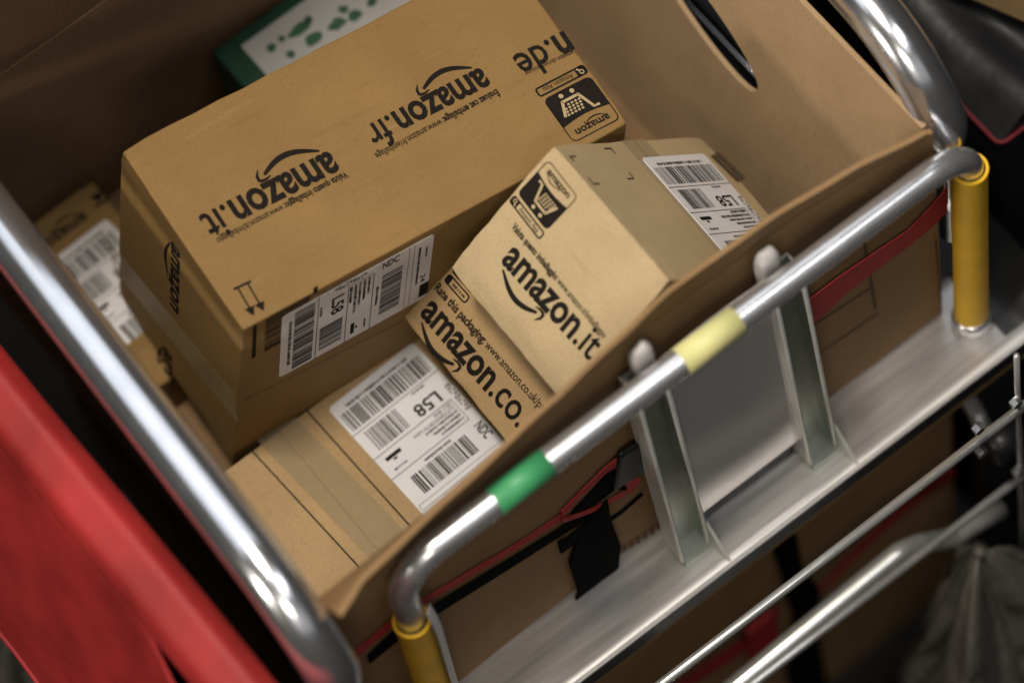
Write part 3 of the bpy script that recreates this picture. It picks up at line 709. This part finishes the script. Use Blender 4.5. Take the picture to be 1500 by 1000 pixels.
# ------------------------------------------------------------------ small parcel and green box at the back
E_ = parcel_root(((1, 0, 0), (0, 1, 0), (0, 0, 1)), (-.366, .462, .007), 'small parcel lying in shadow beside the left carton wall, white label partly hidden')
z1 = .066; worn_box('body', (0, 0, 0), (.131, .248, z1), 'kraft_gold', E_, 5)
fe = Face(E_, (0, 0, z1), (0, 0, 1))
logo(fe, 'logo_print', (122, 310), (52, 362), '', 1.0)
I = Ink(); o, u, v, L = fe.frame((158, 290), (138, 302)); I.rect(0, 0, L, .003); I.poly([(0, -.012), (L, -.012), (L * .5, .0)]); I.lay('mark_print', E_, o, u, v, .0005)
shipping_label(fe, (70, 386), (156, 320), (110, 440), .150, .9, seed=41, address=False)
gc = at((310, 75), 2, .165)
G = thing('green_box', 'dark green carton with a pale picture panel, wedged behind the large parcel', 'box', Matrix.Translation((gc.x, .549, .007))); bpy.context.view_layer.update()
gd = gc.y - .549; bm = bmesh.new(); add_box(bm, (0, 0, 0), (.30, gd, .158), .003, 2); link('body', bm, 'green_card', G)
fg = Face(G, (0, 0, .158), (0, 0, 1))
I = Ink(); pa = fg.loc((353, 68)); I.rect(pa.x, .010, .285, pa.y); pan = I.lay('picture_panel', G, (0, 0, .158), (1, 0, 0), (0, 1, 0), .0006, 'pale_print')
rng = random.Random(7); I = Ink()
for q, (px, r, e) in enumerate((((398, 70), .006, 1), ((413, 58), .0045, 1), ((440, 44), .0075, 2.0), ((452, 30), .005, 1), ((458, 58), .0085, 1.3), ((494, 36), .007, 1.6), ((503, 15), .0055, 1), ((520, 24), .007, 1.2), ((545, 4), .006, 1), ((426, 80), .005, 1))):
    p = fg.loc(px); n = 14; ph = rng.uniform(0, 3)
    I.poly([(p.x + r * e * rng.uniform(.75, 1.15) * math.cos(2 * math.pi * k / n), p.y + r * rng.uniform(.75, 1.15) * math.sin(2 * math.pi * k / n)) for k in range(n)])
I.lay('picture_print', G, (0, 0, .158), (1, 0, 0), (0, 1, 0), .0012, 'dark_green')

# ------------------------------------------------------------------ straps round the upper carton
S = thing('ratchet_strap', 'red and black webbing strap with buckle round the upper carton', 'strap', Matrix.Identity(4))
def onwall(px, off=.004):
    p = at(px, 1, .024)
    for _ in range(4):
        y = front_y(min(max(p.x, XA), XB), max(0, min(1, (p.z - .002) / (H - .002)))) - off; p = at(px, 1, y)
    return p
zz = (0, 0, 1)
lw = [onwall(p) for p in ((499, 972), (535, 945), (575, 910), (640, 868), (700, 832), (760, 797), (822, 756))]
ribbon('red_webbing', lw, zz, [.016, .014, .016, .013, .013, .012, .014], .0015, 'red_web', S)
ribbon('black_webbing', [onwall((p[0] + 4, p[1] + 10), .0035) for p in ((535, 955), (575, 920), (640, 877), (700, 840), (760, 803), (822, 764), (870, 735))], zz, [.018, .026, .024, .022, .020, .018, .016], .0015, 'black_web', S)
ribbon('red_webbing', [onwall(p, .006) for p in ((822, 752), (850, 722), (885, 688), (908, 672))], zz, [.014, .011, .013, .018], .0016, 'red_web', S)
ribbon('red_webbing', [onwall(p, .007) for p in ((905, 668), (918, 690), (930, 712))], (.75, 0, .65), .020, .002, 'red_web', S)
ribbon('red_webbing', [onwall(p, .006) for p in ((822, 762), (870, 745), (910, 724), (932, 710))], zz, [.010, .008, .009, .010], .0016, 'red_web', S)
bk = [onwall(p, .0045) for p in ((838, 752), (868, 728), (898, 700), (916, 706))]
ribbon('buckle_pad', bk, zz, [.012, .030, .050, .035], .002, 'black_web', S)
bm = bmesh.new(); a = onwall((926, 676), .008); add_box(bm, (a.x - .022, a.y - .004, a.z - .034), (a.x + .020, a.y + .004, a.z + .036), .004, 3)
bmesh.ops.rotate(bm, verts=bm.verts[:], cent=a, matrix=Matrix.Rotation(math.radians(12), 3, 'Y')); link('buckle', bm, 'black_plastic', S, False)
ribbon('red_webbing', [onwall(p) for p in ((1100, 515), (1195, 450), (1230, 420), (1280, 383), (1330, 348), (1362, 318), (1386, 292))], zz, [.062, .060, .050, .040, .036, .046, .052], .0015, 'red_web', S)
ribbon('webbing_tail', [onwall(p, .006) for p in ((868, 752), (862, 790), (876, 830), (868, 868))], (.85, 0, .5), [.044, .066, .070, .082], .003, 'black_web', S)
ribbon('webbing_tail', [onwall(p, .005) for p in ((818, 800), (832, 792), (852, 775))], zz, [.028, .022, .02], .003, 'black_web', S)
ribbon('webbing_tail', [onwall(p, .0045) for p in ((885, 765), (910, 748), (940, 722))], zz, [.008, .006, .005], .002, 'black_web', S)
# lower strap on the lower carton
S2 = thing('ratchet_strap', 'black and red strap across the lower carton behind the guard rods', 'strap', Matrix.Identity(4))
lo_ = lambda px: at(px, 1, -.004)
ribbon('black_webbing', [lo_(p) for p in ((1138, 760), (1150, 800), (1160, 840), (1180, 880), (1175, 960), (1190, 1040))], (1, 0, .3), [.030, .030, .026, .04, .05, .05], .003, 'black_web', S2)
ribbon('red_webbing', [lo_(p) for p in ((1196, 868), (1240, 822), (1300, 765), (1350, 722), (1396, 690))], zz, [.008, .018, .022, .026, .03], .002, 'red_web', S2)
bm = bmesh.new(); a = lo_((1112, 925)); add_box(bm, (a.x - .022, a.y - .012, a.z - .05), (a.x + .02, a.y, a.z + .05), .004); link('red_buckle', bm, 'red_web', S2)
ribbon('red_webbing', [lo_(p) for p in ((900, 1080), (1000, 1002), (1080, 950), (1140, 893))], zz, [.03, .03, .035, .03], .002, 'red_web', S2)

# ------------------------------------------------------------------ neighbours: red cover, black padded cover, sacks
def red_prof(q):
    tab = [(0, (-.452, -.30)), (.15, (-.447, .30)), (.22, (-.455, .395)), (.28, (-.475, .418)), (.38, (-.508, .405)), (.42, (-.518, .382)), (.62, (-.556, .27)), (.85, (-.600, .105)), (1, (-.612, .05))]
    for (a, p), (b_, r_) in zip(tab, tab[1:]):
        if a <= q <= b_: f = (q - a) / (b_ - a); return (p[0] + (r_[0] - p[0]) * f, p[1] + (r_[1] - p[1]) * f)
    return tab[-1][1]
RC = thing('red_cover', 'glossy red vinyl cover with a slit, draped beside the trolley', 'cover', Matrix.Translation((-.5, .3, FLOOR_Z))); bpy.context.view_layer.update()
def red_fn(q0, q1, slit):
    def fn(s, t):
        y = -.25 + 1.15 * t; q = q0 + (q1 - q0) * s; x, z = red_prof(q)
        wv = .0015 * math.sin(9 * y + 5 * q) + .0012 * math.sin(31 * y + 4 * q) * (q > .45)
        if slit and q < .62: x += -.22 * max(0, .115 - y) * (.62 - q) / .2
        return (x + wv + .5, y - .3, z + .5 * wv - FLOOR_Z)
    return fn
grid('top_panel', red_fn(0, .42, False), 26, 50, 'red_vinyl', RC, (.0, .0, -.004))
grid('side_panel', red_fn(.425, 1, True), 24, 50, 'red_vinyl', RC, (.004, .0, -.002))
tube('hem', [Vector(red_fn(.425, 1, True)(1, k / 30)) for k in range(31)], .0028, 'red_vinyl', RC, 10)
box('frame', (-.09, -.50, 0), (.035, .58, -FLOOR_Z + .03), 'black_plastic', RC, .004)
# black padded cover
kx, ky = at((1465, 210), 2, .10).x, at((1465, 210), 2, .10).y
BC = thing('black_cover', 'black padded cover with thin red piping along its edge', 'cover', Matrix.Translation((kx, ky, FLOOR_Z))); bpy.context.view_layer.update()
hz = .10 - FLOOR_Z
def pad(s, t):
    x, y = .34 * s, .62 * t; e = min(1, 5 * s) * min(1, 5 * t)
    z = hz + .055 * (1 - (1 - min(1, 2.2 * s)) ** 2) + .022 * math.sin(17 * s + 3 * t) * min(1, 4 * s) - .012 * math.sin(9 * t + 5 * s) * e
    return (x, y, z)
grid('top_pad', pad, 30, 30, 'black_pad', BC, (0, 0, -.02))
box('side_panel', (.004, .004, 0), (.34, .62, hz - .022), 'black_pad', BC, .006)
tube('piping', fillet([(-.002, .62, hz), (-.002, -.002, hz), (.34, -.002, hz)], .01, 4), .0022, 'dark_red', BC, 10)
# small kraft parcel lying on the black cover
p = at((1504, 6), 2, .17); kp = thing('cardboard_parcel', 'small brown parcel resting on the black padded cover', 'parcel', Matrix.Translation((p.x, p.y, .168)) @ Matrix.Rotation(.4, 4, 'Z'))
box('body', (-.02, -.02, 0), (.12, .12, .05), 'kraft_mid', kp, .002); box('tape', (.03, -.02, .0503), (.07, .12, .0507), 'clear_tape', kp, 0)
# crumpled grey sacks
def sack(name, label, apex, centre, rx, ry, zf, seed, parent_mat='grey_cloth', ymax=None):
    o = thing(name, label, 'sack', Matrix.Translation((centre[0], centre[1], zf))); bpy.context.view_layer.update()
    ap = Vector(apex)
    def fn(s, t):
        a = 2 * math.pi * s; r = t ** .75
        f = 1 + .22 * math.sin(5 * a + seed) * (1 - .4 * t) + .12 * math.sin(11 * a + 2 * seed)
        nz = (.5 - abs(noise.noise(Vector((4 * math.cos(a) * r, 4 * math.sin(a) * r, seed + 2 * t))))) * .07 * t + (.4 - abs(noise.noise(Vector((11 * math.cos(a) * r, 11 * math.sin(a) * r, seed + 5 + 3 * t))))) * .04 * t
        c = ap.lerp(Vector(centre), t ** 1.1)
        y = c.y + ry * f * r * math.sin(a) + nz
        if ymax is not None: y = min(y, ymax - .004 * math.sin(12 * a))
        z = ap.z + (zf - ap.z) * t ** (1.3 - .25 * math.sin(3 * a)) + nz * (1 - t)
        return (c.x + rx * f * r * math.cos(a) + nz - centre[0], y - centre[1], z - zf)
    grid('body', fn, 150, 60, parent_mat, o, None)
    tube('neck', [ap - Vector(centre[:2] + (zf,)) + Vector((0, 0, d)) for d in (-.01, 0, .012)], [.007, .005, .007], parent_mat, o, 12)
    return o
ap = at((1435, 812), 1, -.165)
sack('mail_sack', 'crumpled grey sack hanging below the guard rods', ap, (.25, -.27, 0), .20, .16, FLOOR_Z + .005, 1.3, ymax=-.065)
ap = at((30, 900), 2, -.25)
sack('mail_sack', 'crumpled grey sack on the floor below the red cover', ap, (ap.x - .03, ap.y - .03, 0), .17, .17, FLOOR_Z + .005, 3.1)
